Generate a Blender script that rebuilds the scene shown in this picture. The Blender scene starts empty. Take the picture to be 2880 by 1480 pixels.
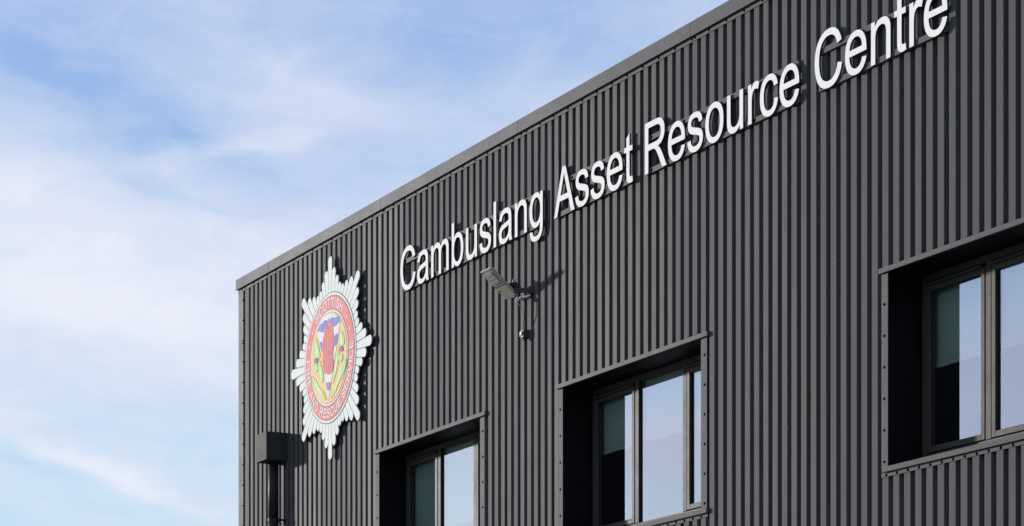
import bpy, bmesh, math, random
from mathutils import Vector
random.seed(7)
scene = bpy.context.scene
COL = scene.collection

# ------------------------------------------------------------------ camera
cam_data = bpy.data.cameras.new('camera')
cam = bpy.data.objects.new('camera', cam_data); COL.objects.link(cam)
cam.location = (27.268, -10.587, 1.6)
cam.rotation_euler = (math.radians(90), 0, math.radians(62.753))
cam_data.sensor_width = 36.0
cam_data.lens = 90.9
cam_data.shift_y = 0.6024
cam_data.clip_start = 0.1
cam_data.clip_end = 4000
scene.camera = cam

# ------------------------------------------------------------------ sun and sky
SUN = Vector((-2.20, -1.0, 0.44)).normalized()
SUN_EL = math.asin(SUN.z)
SUN_ROT = math.atan2(SUN.x, SUN.y)
sun_data = bpy.data.lights.new('sun', 'SUN')
sun_data.energy = 4.7
sun_data.angle = math.radians(2.4)
sun_data.color = (1.0, 0.965, 0.92)
sun = bpy.data.objects.new('sun', sun_data); COL.objects.link(sun)
sun.rotation_euler = SUN.to_track_quat('Z', 'Y').to_euler()
sun.location = (-20, -30, 30)

world = bpy.data.worlds.new('World'); scene.world = world
world.use_nodes = True
wt = world.node_tree; wn = wt.nodes; wl = wt.links
for n in list(wn): wn.remove(n)
def N(tree, t, **kw):
    n = tree.nodes.new(t)
    for k, v in kw.items(): setattr(n, k, v)
    return n
def mth(tree, op, a, b=None, c=None, clamp=False):
    n = tree.nodes.new('ShaderNodeMath'); n.operation = op; n.use_clamp = clamp
    for i, v in enumerate((a, b, c)):
        if v is None: continue
        if isinstance(v, (int, float)): n.inputs[i].default_value = v
        else: tree.links.new(v, n.inputs[i])
    return n.outputs[0]
def mixc(tree, f, a, b):
    n = tree.nodes.new('ShaderNodeMix'); n.data_type = 'RGBA'
    for s, v in ((n.inputs[0], f), (n.inputs[6], a), (n.inputs[7], b)):
        if isinstance(v, (int, float)): s.default_value = v
        elif isinstance(v, tuple): s.default_value = v
        else: tree.links.new(v, s)
    return n.outputs[2]
def ramp(tree, f, stops, interp='EASE'):
    n = tree.nodes.new('ShaderNodeValToRGB'); n.color_ramp.interpolation = interp
    e = n.color_ramp.elements
    while len(e) < len(stops): e.new(0.5)
    for i, (p, v) in enumerate(stops):
        e[i].position = p
        e[i].color = (v, v, v, 1) if isinstance(v, (int, float)) else v
    tree.links.new(f, n.inputs[0]); return n.outputs[0]
def noise(tree, vec, scale, detail=6, rough=0.55, dist=0.0, loc=(0,0,0), scl=(1,1,1), rot=(0,0,0)):
    m = N(tree, 'ShaderNodeMapping')
    m.inputs['Location'].default_value = loc; m.inputs['Scale'].default_value = scl
    m.inputs['Rotation'].default_value = rot
    tree.links.new(vec, m.inputs['Vector'])
    n = N(tree, 'ShaderNodeTexNoise')
    n.inputs['Scale'].default_value = scale; n.inputs['Detail'].default_value = detail
    n.inputs['Roughness'].default_value = rough; n.inputs['Distortion'].default_value = dist
    tree.links.new(m.outputs[0], n.inputs['Vector']); return n.outputs['Fac']

SKYSTR = 0.10
sky = N(wt, 'ShaderNodeTexSky', sky_type='NISHITA')
sky.sun_disc = False
sky.sun_elevation = SUN_EL
sky.sun_rotation = SUN_ROT
sky.air_density = 1.0; sky.dust_density = 0.6; sky.ozone_density = 2.0
tc = N(wt, 'ShaderNodeTexCoord')
D = tc.outputs['Generated']
sx = N(wt, 'ShaderNodeSeparateXYZ'); wl.new(D, sx.inputs[0])
z = sx.outputs[2]
# the thin high cloud: a few broad banks and clear lanes at their own bearings, broken up by drawn-out noise
def dotv(v, c):
    n = wn.new('ShaderNodeVectorMath'); n.operation = 'DOT_PRODUCT'
    wl.new(v, n.inputs[0]); n.inputs[1].default_value = c; return n.outputs['Value']
wn1 = N(wt, 'ShaderNodeTexNoise'); wn1.inputs['Scale'].default_value = 14; wn1.inputs['Detail'].default_value = 5; wn1.inputs['Roughness'].default_value = 0.55
mp = N(wt, 'ShaderNodeMapping'); mp.inputs['Scale'].default_value = (1, 1, 2.6); wl.new(D, mp.inputs[0]); wl.new(mp.outputs[0], wn1.inputs['Vector'])
wsub = wn.new('ShaderNodeVectorMath'); wsub.operation = 'SUBTRACT'; wl.new(wn1.outputs['Color'], wsub.inputs[0]); wsub.inputs[1].default_value = (0.5, 0.5, 0.5)
wmul = wn.new('ShaderNodeVectorMath'); wmul.operation = 'MULTIPLY'; wl.new(wsub.outputs[0], wmul.inputs[0]); wmul.inputs[1].default_value = (0.065, 0.065, 0.032)
wadd = wn.new('ShaderNodeVectorMath'); wadd.operation = 'ADD'; wl.new(D, wadd.inputs[0]); wl.new(wmul.outputs[0], wadd.inputs[1])
DW = wadd.outputs[0]
WEST = Vector((-0.889, 0.4578, 0)); NORTH = Vector((0.4578, 0.889, 0)); UP = Vector((0, 0, 1))
def bank(bearing, height, su, sv, tilt, amp, west=WEST, north=NORTH):
    # bearing and height: tangents of the angles from WEST towards NORTH and upwards
    t = math.radians(tilt)
    c = (west+north*bearing+UP*height).normalized()
    e1 = north*math.cos(t)+UP*math.sin(t); e2 = UP*math.cos(t)-north*math.sin(t)
    tot = None
    for e, w_ in ((e1, su), (e2, sv), (west, 0.35)):
        q = mth(wt, 'MULTIPLY', mth(wt, 'SUBTRACT', dotv(DW, e), c.dot(e)), 1/w_)
        q = mth(wt, 'MULTIPLY', q, q)
        tot = q if tot is None else mth(wt, 'ADD', tot, q)
    return mth(wt, 'MULTIPLY', mth(wt, 'POWER', 2.71828, mth(wt, 'MULTIPLY', tot, -1.0)), amp)
BANKS = [(-0.180, 0.313, 0.050, 0.020, 0, -0.20), (-0.140, 0.295, 0.060, 0.010, -22, -0.24), (-0.022, 0.318, 0.036, 0.016, -10, -0.14),
         (0.030, 0.328, 0.030, 0.012, 0, -0.12), (-0.090, 0.315, 0.055, 0.013, -25, 0.16), (-0.112, 0.281, 0.032, 0.0045, 13, 0.30),
         (-0.185, 0.270, 0.030, 0.012, 0, 0.22), (-0.136, 0.283, 0.022, 0.005, -10, -0.20), (-0.130, 0.262, 0.036, 0.0045, -8, -0.18),
         (-0.165, 0.222, 0.075, 0.013, -3, 0.22), (-0.122, 0.175, 0.036, 0.009, -4, -0.20), (-0.180, 0.158, 0.028, 0.0045, -16, -0.28),
         (-0.145, 0.155, 0.055, 0.0045, -20, 0.34), (-0.190, 0.137, 0.040, 0.006, -6, -0.15), (-0.019, 0.284, 0.050, 0.014, 0, -0.16), (-0.155, 0.281, 0.026, 0.006, -5, -0.12), (-0.115, 0.297, 0.03, 0.008, 0, 0.15), (-0.184, 0.175, 0.03, 0.008, 0, -0.14), (-0.06, 0.262, 0.05, 0.02, 0, -0.10), (-0.019, 0.284, 0.04, 0.01, 0, -0.06), (-0.17, 0.243, 0.05, 0.010, 8, 0.14)]
# banks over the car park to the south-west, which the panes mirror
SW = Vector((-0.889, -0.4578, 0)); SWN = Vector((0.4578, -0.889, 0))
BANKS2 = [(0.055, 0.168, 0.06, 0.009, 6, 0.45), (0.05, 0.142, 0.10, 0.010, 2, -0.75), (0.055, 0.192, 0.05, 0.010, 0, -0.70),
          (0.175, 0.180, 0.05, 0.014, 5, 0.25), (0.175, 0.232, 0.05, 0.014, 0, -0.35), (0.08, 0.19, 0.35, 0.07, 0, -0.25), (-0.03, 0.150, 0.04, 0.012, 0, -0.2)]
f1 = noise(wt, D, 7.0, 8, 0.58, 0.5, loc=(3.1, 0.4, 1.7), scl=(1, 1, 3.0), rot=(0.10, 0.06, 0))
f2 = noise(wt, D, 30.0, 7, 0.62, 0.8, loc=(1.3, 5.2, 0.2), scl=(1, 1, 2.4), rot=(0.16, 0.10, 0))
f0 = noise(wt, D, 2.2, 4, 0.5, 0.3, loc=(0.3, 1.2, 0.5), scl=(1, 1, 2.5))
s = ramp(wt, z, [(0.0, 0.40), (0.14, 0.44), (0.175, 0.62), (0.235, 0.74), (0.275, 0.46), (0.33, 0.36), (0.6, 0.62)], 'EASE')
for amt, f in ((0.72, f1), (0.46, f2), (0.5, f0)): s = mth(wt, 'ADD', s, mth(wt, 'MULTIPLY', mth(wt, 'SUBTRACT', f, 0.5), amt))
for bk in BANKS: s = mth(wt, 'ADD', s, bank(*bk))
for bk in BANKS2: s = mth(wt, 'ADD', s, bank(*bk, west=SW, north=SWN))
mask = mth(wt, 'ADD', s, 0.0, clamp=True)
cloud_col = (8.2, 8.55, 9.55, 1)
air = ramp(wt, z, [(0.0, (5.6, 7.6, 9.4, 1)), (0.14, (4.6, 7.2, 9.5, 1)), (0.22, (4.2, 6.1, 9.2, 1)), (0.33, (3.0, 4.75, 8.8, 1)), (0.8, (3.0, 3.8, 6.0, 1))], 'LINEAR')
blue_col = mixc(wt, 0.82, sky.outputs[0], air)
skyc = mixc(wt, mask, blue_col, cloud_col)
# thin cloud is brighter round the sun
au = mth(wt, 'POWER', mth(wt, 'MAXIMUM', dotv(D, SUN), 0.0), 14.0)
au = mth(wt, 'ADD', mth(wt, 'MULTIPLY', au, 0.30), 1.0)
vm = wn.new('ShaderNodeVectorMath'); vm.operation = 'SCALE'; wl.new(skyc, vm.inputs[0]); wl.new(au, vm.inputs['Scale'])
skyc = vm.outputs[0]
bg = N(wt, 'ShaderNodeBackground'); bg.inputs['Strength'].default_value = SKYSTR
wo = N(wt, 'ShaderNodeOutputWorld')
wl.new(skyc, bg.inputs['Color']); wl.new(bg.outputs[0], wo.inputs['Surface'])

vs = scene.view_settings
vs.view_transform = 'Standard'; vs.look = 'None'; vs.exposure = 0.0; vs.gamma = 1.0
vs.use_curve_mapping = False

# ------------------------------------------------------------------ materials
def material(name, base, rough=0.5, spec=0.5, metal=0.0, noise_amt=0.0, nscale=3.0, bump=0.0, bscale=8.0, stretch=(1,1,1), specks=False, obj_var=0.0):
    m = bpy.data.materials.new(name); m.use_nodes = True
    t = m.node_tree; p = t.nodes['Principled BSDF']
    p.inputs['Base Color'].default_value = (*base, 1)
    p.inputs['Roughness'].default_value = rough
    p.inputs['Specular IOR Level'].default_value = spec
    p.inputs['Metallic'].default_value = metal
    if noise_amt or bump or specks:
        c = N(t, 'ShaderNodeNewGeometry'); vec = c.outputs['Position']
        if noise_amt:
            f = noise(t, vec, nscale, 6, 0.6, 0.2, scl=stretch)
            g = noise(t, vec, nscale*9, 4, 0.6, 0.2, scl=stretch, loc=(4, 2, 1))
            f = mth(t, 'ADD', mth(t, 'MULTIPLY', f, 0.7), mth(t, 'MULTIPLY', g, 0.3))
            if obj_var:
                oi = N(t, 'ShaderNodeObjectInfo')
                f = mth(t, 'ADD', f, mth(t, 'MULTIPLY', mth(t, 'SUBTRACT', oi.outputs['Random'], 0.5), obj_var))
            col = ramp(t, f, [(0.28, tuple(x*(1-noise_amt) for x in base)+(1,)), (0.72, tuple(x*(1+noise_amt) for x in base)+(1,))], 'LINEAR')
            if specks:
                s1 = noise(t, vec, 34, 3, 0.5, 0.0, loc=(9, 3, 5), scl=(1.6, 1.6, 0.55))
                sm = ramp(t, s1, [(0.735, 0.0), (0.765, 1.0)], 'LINEAR')
                s2 = noise(t, vec, 1.1, 2, 0.5, 0.0, loc=(2, 7, 5))
                sm = mth(t, 'MULTIPLY', sm, ramp(t, s2, [(0.5, 0.0), (0.62, 0.75)], 'LINEAR'))
                col = mixc(t, sm, col, (0.32, 0.32, 0.33, 1))
            t.links.new(col, p.inputs['Base Color'])
            r = ramp(t, f, [(0.25, max(rough-0.06, 0.02)), (0.75, min(rough+0.06, 1))], 'LINEAR')
            t.links.new(r, p.inputs['Roughness'])
        if bump:
            b = N(t, 'ShaderNodeBump'); b.inputs['Strength'].default_value = bump; b.inputs['Distance'].default_value = 0.02
            t.links.new(noise(t, vec, bscale, 3, 0.5, 0.0, scl=stretch), b.inputs['Height'])
            t.links.new(b.outputs[0], p.inputs['Normal'])
    return m

CLAD = (0.067, 0.0675, 0.0695)
M = {}
M['clad'] = material('anthracite_coated_steel', CLAD, 0.63, 0.045, 0, 0.15, 1.6, 0.10, 3.0, (3.0, 1, 0.45), True, 0.35)
M['trim'] = material('anthracite_folded_trim', (0.086, 0.086, 0.087), 0.63, 0.05, 0, 0.10, 2.2, 0.14, 2.2, (1, 1, 1), False, 0.2)
M['frame'] = material('grey_window_frame', (0.046, 0.043, 0.039), 0.6, 0.14, 0, 0.05, 5.0)
M['reveal'] = material('shade_darkened_reveal', (0.005, 0.005, 0.006), 0.5, 0.08, 0, 0.08, 2.0)  # same grey as the trim, with the recess shade put into the colour
M['gasket'] = material('black_rubber_gasket', (0.008, 0.008, 0.008), 0.6, 0.3)
M['screw'] = material('black_screw_head', (0.006, 0.006, 0.007), 0.9, 0.0)
M['white'] = material('white_sign_acrylic', (0.80, 0.785, 0.76), 0.8, 0.1, 0, 0.02, 4.0)
M['letter_side'] = material('dark_letter_return', (0.03, 0.03, 0.035), 0.5, 0.4)
M['badge_white'] = material('white_badge_face', (0.66, 0.68, 0.65), 0.75, 0.2, 0, 0.04, 5.0)
M['badge_grey'] = material('grey_badge_outline', (0.13, 0.135, 0.14), 0.75, 0.2)
M['red'] = material('red_print', (0.70, 0.19, 0.175), 0.75, 0.2, 0, 0.04, 6)
M['flame'] = material('flame_red_print', (0.64, 0.17, 0.17), 0.75, 0.2, 0, 0.05, 10)
M['flame_dark'] = material('dark_flame_strand_print', (0.58, 0.17, 0.18), 0.75, 0.2)
M['blue'] = material('blue_print', (0.18, 0.20, 0.50), 0.75, 0.2, 0, 0.04, 8)
M['orange'] = material('orange_print', (0.80, 0.50, 0.19), 0.75, 0.2, 0, 0.04, 8)
M['green'] = material('green_print', (0.42, 0.64, 0.27), 0.75, 0.2, 0, 0.18, 14)
M['green_dark'] = material('dark_green_print', (0.22, 0.38, 0.12), 0.75, 0.2)
M['green_light'] = material('light_green_print', (0.56, 0.76, 0.40), 0.75, 0.2)
M['purple'] = material('purple_print', (0.28, 0.14, 0.34), 0.75, 0.2)
M['lamp'] = material('grey_cast_lamp_body', (0.37, 0.335, 0.265), 0.65, 0.3, 0, 0.12, 20)
M['lamp_dark'] = material('dark_lamp_bracket', (0.035, 0.035, 0.038), 0.6, 0.3)
M['lamp_lens'] = material('frosted_lamp_lens', (0.46, 0.45, 0.40), 0.4, 0.4, 0, 0.12, 60)
M['led'] = material('pale_led_optic', (0.50, 0.48, 0.42), 0.4, 0.4)
M['zinc'] = material('bright_zinc', (0.62, 0.61, 0.60), 0.25, 0.5, 1.0, 0.2, 60, 0.4, 60)
M['cable'] = material('grey_cable_sheath', (0.07, 0.07, 0.072), 0.5, 0.4)
M['hopper'] = material('black_rainwater_metal', (0.034, 0.036, 0.040), 0.7, 0.08, 0, 0.12, 3)
M['pipe'] = material('black_downpipe', (0.022, 0.022, 0.025), 0.6, 0.15, 0, 0.1, 3)
M['blind'] = material('green_roller_blind', (0.60, 0.80, 0.72), 0.8, 0.2, 0, 0.05, 3)
M['bar'] = material('pale_blind_bar', (0.80, 0.86, 0.83), 0.4, 0.4)
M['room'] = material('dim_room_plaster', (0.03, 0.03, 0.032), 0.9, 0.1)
M['fascia'] = material('anthracite_fascia', (0.082, 0.083, 0.088), 0.62, 0.05, 0, 0.08, 1.2, 0.10, 1.6, (1, 1, 1), False, 0.25)
M['roof'] = material('grey_roof_membrane', (0.16, 0.16, 0.17), 0.8, 0.3, 0, 0.15, 1)
M['ground'] = material('grey_asphalt', (0.15, 0.145, 0.135), 0.9, 0.3, 0, 0.25, 1.5, 0.3, 60)
M['plinth'] = material('grey_brick_plinth', (0.13, 0.12, 0.12), 0.8, 0.3, 0, 0.2, 6)
def glass_material():
    m = bpy.data.materials.new('solar_control_glass'); m.use_nodes = True
    t = m.node_tree
    for n in list(t.nodes): t.nodes.remove(n)
    out = N(t, 'ShaderNodeOutputMaterial'); mix = N(t, 'ShaderNodeMixShader')
    tr = N(t, 'ShaderNodeBsdfTransparent'); tr.inputs[0].default_value = (0.92, 0.98, 0.95, 1)
    gl = N(t, 'ShaderNodeBsdfGlossy'); gl.inputs['Roughness'].default_value = 0.0
    gl.inputs['Color'].default_value = (0.86, 0.88, 1.0, 1)
    fr = N(t, 'ShaderNodeFresnel'); fr.inputs['IOR'].default_value = 1.52
    g = N(t, 'ShaderNodeNewGeometry')
    b = N(t, 'ShaderNodeBump'); b.inputs['Strength'].default_value = 0.01; b.inputs['Distance'].default_value = 0.003
    t.links.new(noise(t, g.outputs['Position'], 1.6, 2, 0.4), b.inputs['Height'])
    t.links.new(b.outputs[0], gl.inputs['Normal'])
    f = mth(t, 'ADD', mth(t, 'MULTIPLY', fr.outputs[0], 0.9), 0.42, clamp=True)
    t.links.new(f, mix.inputs[0]); t.links.new(tr.outputs[0], mix.inputs[1]); t.links.new(gl.outputs[0], mix.inputs[2])
    t.links.new(mix.outputs[0], out.inputs[0]); return m
M['glass'] = glass_material()

# ------------------------------------------------------------------ helpers
def box(bm, x0, x1, y0, y1, z0, z1, mi=0):
    v = [bm.verts.new(p) for p in ((x0,y0,z0),(x1,y0,z0),(x1,y1,z0),(x0,y1,z0),(x0,y0,z1),(x1,y0,z1),(x1,y1,z1),(x0,y1,z1))]
    for q in ((0,3,2,1),(4,5,6,7),(0,1,5,4),(1,2,6,5),(2,3,7,6),(3,0,4,7)):
        bm.faces.new([v[i] for i in q]).material_index = mi
def prism(bm, a, b, r, seg=10, r2=None, mi=0, smooth=True):
    a = Vector(a); b = Vector(b); r2 = r if r2 is None else r2
    d = (b-a).normalized(); u = d.orthogonal().normalized(); w = d.cross(u)
    A = [bm.verts.new(a+(u*math.cos(t)+w*math.sin(t))*r) for t in [2*math.pi*i/seg for i in range(seg)]]
    B = [bm.verts.new(b+(u*math.cos(t)+w*math.sin(t))*r2) for t in [2*math.pi*i/seg for i in range(seg)]]
    for i in range(seg):
        f = bm.faces.new((A[i], A[(i+1)%seg], B[(i+1)%seg], B[i])); f.smooth = smooth; f.material_index = mi
    bm.faces.new(A[::-1]).material_index = mi; bm.faces.new(B).material_index = mi
def tube(bm, pts, r, seg=8):
    rings = []
    for i, p in enumerate(pts):
        p = Vector(p)
        d = (Vector(pts[min(i+1, len(pts)-1)]) - Vector(pts[max(i-1, 0)])).normalized()
        u = d.cross(Vector((0.3, 1, 0.1))).normalized(); w = d.cross(u)
        rings.append([bm.verts.new(p+(u*math.cos(t)+w*math.sin(t))*r) for t in [2*math.pi*k/seg for k in range(seg)]])
    for a, b in zip(rings, rings[1:]):
        for k in range(seg):
            bm.faces.new((a[k], a[(k+1)%seg], b[(k+1)%seg], b[k])).smooth = True
    bm.faces.new(rings[0][::-1]); bm.faces.new(rings[-1])
def new_bm(): return bmesh.new()
def rootloc(p):
    while p is not None and p.parent is not None: p = p.parent
    return p.location.copy() if p is not None else Vector((0, 0, 0))
def link(name, me, parent=None):
    o = bpy.data.objects.new(name, me); COL.objects.link(o)
    if parent is not None: o.parent = parent
    return o
def obj(name, bm, mats, parent=None, bevel=0.0, kind=None, label=None, recalc=True):
    if recalc: bmesh.ops.recalc_face_normals(bm, faces=bm.faces[:])
    off = rootloc(parent)
    bmesh.ops.translate(bm, verts=bm.verts[:], vec=-off)
    me = bpy.data.meshes.new(name); bm.to_mesh(me); bm.free()
    for m in (mats if isinstance(mats, (list, tuple)) else [mats]): me.materials.append(m)
    o = link(name, me, parent)
    if bevel:
        b = o.modifiers.new('bevel', 'BEVEL'); b.width = bevel; b.segments = 2; b.limit_method = 'ANGLE'; b.angle_limit = math.radians(40)
    if kind: o['kind'] = kind
    if label: o['label'] = label
    return o
def thing(name, label, cat, loc, group=None):
    o = bpy.data.objects.new(name, None); COL.objects.link(o)
    o.empty_display_size = 0.3; o.location = loc
    o['label'] = label; o['category'] = cat
    if group: o['group'] = group
    bpy.context.view_layer.update()
    return o
def screws(name, pts, parent, r=0.0075, h=0.006):
    bm = new_bm()
    for (x, y, zz) in pts:
        prism(bm, (x, y, zz), (x, y-0.002, zz), r*1.35, 10)
        prism(bm, (x, y-0.002, zz), (x, y-h, zz), r*0.85, 6, r*0.7, smooth=False)
    return obj(name, bm, M['screw'], parent, kind='stuff')
# outlines (lists of loops in the wall plane, x right and z up) to a solid plate facing -y
def plate(name, loops, y_front, thick, mats, parent=None, label=None, side_mat=False, bevel=0.0, fat=0.0):
    cu = bpy.data.curves.new('tmp', 'CURVE'); cu.dimensions = '2D'; cu.fill_mode = 'BOTH'
    cu.extrude = thick/2; cu.offset = fat
    if bevel: cu.bevel_depth = bevel; cu.bevel_resolution = 1
    for lp in loops:
        sp = cu.splines.new('POLY'); sp.points.add(len(lp)-1)
        for p, (x, y) in zip(sp.points, lp): p.co = (x, y, 0, 1)
        sp.use_cyclic_u = True
    to = bpy.data.objects.new('tmp', cu); COL.objects.link(to)
    dg = bpy.context.evaluated_depsgraph_get()
    me = bpy.data.meshes.new_from_object(to.evaluated_get(dg))
    bpy.data.objects.remove(to); bpy.data.curves.remove(cu)
    off = rootloc(parent)
    for v in me.vertices:
        x, y, zz = v.co
        v.co = (x-off.x, y_front+thick/2-zz-off.y, y-off.z)
    me.name = name
    me.materials.clear()
    for m in (mats if isinstance(mats, (list, tuple)) else [mats]): me.materials.append(m)
    for p in me.polygons:
        p.use_smooth = False
        p.material_index = 1 if (side_mat and abs(p.normal.y) < 0.9) else 0
    o = link(name, me, parent)
    if label: o['label'] = label
    return o

# ------------------------------------------------------------------ ground
bm = new_bm()
for i in range(24):
    for j in range(24):
        x0, y0 = -1500+i*125, -1500+j*125
        v = [bm.verts.new(p) for p in ((x0,y0,0),(x0+125,y0,0),(x0+125,y0+125,0),(x0,y0+125,0))]
        bm.faces.new(v)
bmesh.ops.remove_doubles(bm, verts=bm.verts[:], dist=0.01)
obj('ground', bm, M['ground'], kind='structure')

# ------------------------------------------------------------------ building
BX1 = 17.2            # right-hand end of the front wall
TOP = 8.21
bld = thing('building', 'dark grey commercial building clad in vertical ribbed metal sheets with deep windows', 'building', (0, 0, 0))

# x0, x1, z sill top, z sill bottom, mullions, middle pane opens, blind bottom
WINS = [
    dict(x0=3.838, x1=6.081, z0=4.487, mull=(4.619, 5.392), mid=False, blind=5.035, trim=(0.082, 0.091), lint=(3.746, 6.214)),
    dict(x0=7.674, x1=9.951, z0=4.498, mull=(8.452, 9.227), mid=False, blind=5.295, trim=(0.075, 0.088), lint=(7.585, 10.070)),
    dict(x0=12.444, x1=14.74, z0=4.481, mull=(13.198, 13.965), mid=True, blind=5.205, trim=(0.077, 0.088), lint=(12.356, 14.86)),
]
HEADZ = 5.835
PITCH = 0.12779; X0 = 0.229; CREST = 0.0745; DEPTH = 0.036
# rib profile: (x, y) along the wall, crest at y = 0, pan at y = DEPTH
prof = [(0.146, 0.012), (0.186, 0.012), (0.190, 0.002), (0.192, 0.0)]
n = 0
while True:
    x = X0 + n*PITCH
    if x > BX1 - 0.2: break
    if n > 0: prof += [(x, 0.003), (x+0.0022, 0.0)]
    prof += [(x+CREST-0.0022, 0.0), (x+CREST, 0.003), (x+CREST+0.0065, DEPTH-0.002), (x+CREST+0.009, DEPTH), (x+PITCH-0.009, DEPTH), (x+PITCH-0.0065, DEPTH-0.002)]
    n += 1
cuts = []
for w in WINS:
    cuts += [w['x0'], w['x1']]
for c in cuts:
    for i in range(len(prof)-1):
        (xa, ya), (xb, yb) = prof[i], prof[i+1]
        if xa < c < xb:
            prof.insert(i+1, (c, ya+(yb-ya)*(c-xa)/(xb-xa))); break
sheet_edges = [0.0, X0+CREST+0.0]
k = 1
bounds = [0.146] + [X0 + CREST - 0.012 + PITCH*8*i for i in range(1, 17)]
bounds = [b for b in bounds if b < BX1-0.3] + [BX1]
for bi in range(len(bounds)-1):
    a, b = bounds[bi], bounds[bi+1]
    bm = new_bm()
    for i in range(len(prof)-1):
        (xa, ya), (xb, yb) = prof[i], prof[i+1]
        xm = (xa+xb)/2
        if not (a <= xm < b): continue
        spans = [(0.35, TOP)]
        for w in WINS:
            if w['x0'] < xm < w['x1']: spans = [(0.35, w['z0']-0.03), (HEADZ+0.012, TOP)]
        for (zl, zh) in spans:
            v = [bm.verts.new(p) for p in ((xa, ya, zl), (xb, yb, zl), (xb, yb, zh), (xa, ya, zh))]
            bm.faces.new(v)
    bmesh.ops.remove_doubles(bm, verts=bm.verts[:], dist=0.0002)
    bmesh.ops.translate(bm, verts=bm.verts[:], vec=(0, -0.0006*(bi % 2), 0))
    obj('cladding_sheet', bm, M['clad'], bld, recalc=False)

# rows of small fixings in the pans
M['fixing'] = material('grey_fixing_head', (0.14, 0.14, 0.145), 0.6, 0.2)
bm = new_bm()
for zc, ph in ((1.4, 0), (2.75, 0), (4.110, 0), (6.826, 0), (7.712, 1)):
    k = ph
    while X0+k*PITCH < BX1-0.3:
        xq = X0+k*PITCH+CREST+0.016
        inside = any(w['x0']-0.1 < xq < w['x1']+0.1 for w in WINS) and 4.3 < zc < 6.0
        if not inside:
            zq = zc+random.uniform(-0.006, 0.006)
            prism(bm, (xq, DEPTH-0.0005, zq), (xq, DEPTH-0.006, zq), 0.007, 6, 0.006, smooth=False)
        k += 2
obj('cladding_screws', bm, M['fixing'], bld, kind='stuff')
M['scuff'] = material('pale_scuff', (0.30, 0.30, 0.30), 0.8, 0.1)
bm = new_bm()
for (xq, zq, dx, dz) in ((7.985, 6.99, 0.010, 0.050), (8.000, 7.03, 0.006, 0.024), (7.60, 7.92, 0.004, 0.02), (10.32, 5.94, 0.003, 0.02), (3.86, 6.52, 0.002, 0.03), (10.75, 7.95, 0.012, 0.06), (5.30, 6.90, 0.002, 0.05), (9.06, 8.02, 0.003, 0.03)):
    k = round((xq-X0-CREST/2)/PITCH); xq = X0+k*PITCH+CREST*0.5
    v = [bm.verts.new(p) for p in ((xq, -0.0012, zq), (xq+0.003, -0.0012, zq), (xq+0.003+dx, -0.0012, zq+dz), (xq+dx, -0.0012, zq+dz))]
    bm.faces.new(v)
obj('scuff_marks', bm, M['scuff'], bld, kind='stuff')
# folded corner trim, its screws
bm = new_bm(); box(bm, -0.004, 0.142, -0.004, 0.020, 0.35, 8.20); box(bm, -0.004, 0.004, 0.0201, 0.20, 0.35, 8.20)
box(bm, 0.142, 0.146, 0.004, 0.030, 0.35, 8.20)
obj('corner_trim', bm, M['trim'], bld, bevel=0.0015)
zs = [8.096, 7.869, 7.644, 7.612, 7.404, 7.174] + [6.94-0.2295*i for i in range(24)]
screws('corner_screws', [(0.132, -0.004, q) for q in zs], bld, 0.0075)

# parapet fascia in lengths, and the perforated closer under it
fx = [-0.025, 0.97, 3.93, 6.87, 9.83, 12.79, 15.75, BX1+0.03]
for a, b in zip(fx, fx[1:]):
    bm = new_bm()
    box(bm, a, b-0.002, -0.030, -0.012, 8.232, 8.347)
    box(bm, a, b-0.002, -0.012, 0.32, 8.335, 8.3465)
    obj('parapet_fascia', bm, M['fascia'], bld, bevel=0.002)
bm = new_bm(); box(bm, -0.012, BX1, -0.005, -0.0005, 8.197, 8.262); box(bm, -0.012, -0.006, -0.0005, 0.3, 8.197, 8.262)
obj('closer_strip', bm, M['trim'], bld)
sc = []
q = 0.117
for q in [0.117, 0.199, 0.467, 0.604] + [0.866 + 0.2556*i for i in range(64)]: sc.append((q, -0.005, 8.218))
for q in (3.93, 6.87, 9.83): sc.append((q+0.03, -0.005, 8.219))
screws('closer_screws', sc, bld, 0.008)

# the rest of the shell: end walls, rear wall, roof, plinth
bm = new_bm()
yy = 0.20
while yy < 26:
    for (ya, yb, xa, xb) in ((yy, yy+0.075, 0.0, 0.0), (yy+0.075, yy+0.083, 0.0, 0.035), (yy+0.083, yy+0.120, 0.035, 0.035), (yy+0.120, yy+0.128, 0.035, 0.0)):
        v = [bm.verts.new(p) for p in ((xa, ya, 0.35), (xa, ya, TOP), (xb, yb, TOP), (xb, yb, 0.35))]
        bm.faces.new(v)
    yy += 0.128
obj('end_wall', bm, M['clad'], bld, recalc=False)
bm = new_bm(); box(bm, BX1-0.01, BX1, 0.03, 26, 0.35, 8.33); obj('end_wall', bm, M['clad'], bld)
bm = new_bm(); box(bm, 0.02, BX1-0.02, 25.9, 26, 0.35, 8.33); obj('rear_wall', bm, M['clad'], bld)
bm = new_bm(); box(bm, 0.04, BX1-0.02, 0.33, 25.8, 8.0, 8.15); obj('roof', bm, M['roof'], bld)
bm = new_bm(); box(bm, 0.02, 0.04, 0.06, 25.8, 8.152, 8.33); box(bm, 0.04, BX1-0.02, 0.30, 0.325, 8.0, 8.33); obj('parapet_upstand', bm, M['roof'], bld)
bm = new_bm(); box(bm, 0.01, BX1-0.01, 0.012, 0.30, 0.0, 0.345); box(bm, 0.01, 0.30, 0.301, 25.9, 0.0, 0.345); obj('plinth', bm, M['plinth'], bld)
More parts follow.
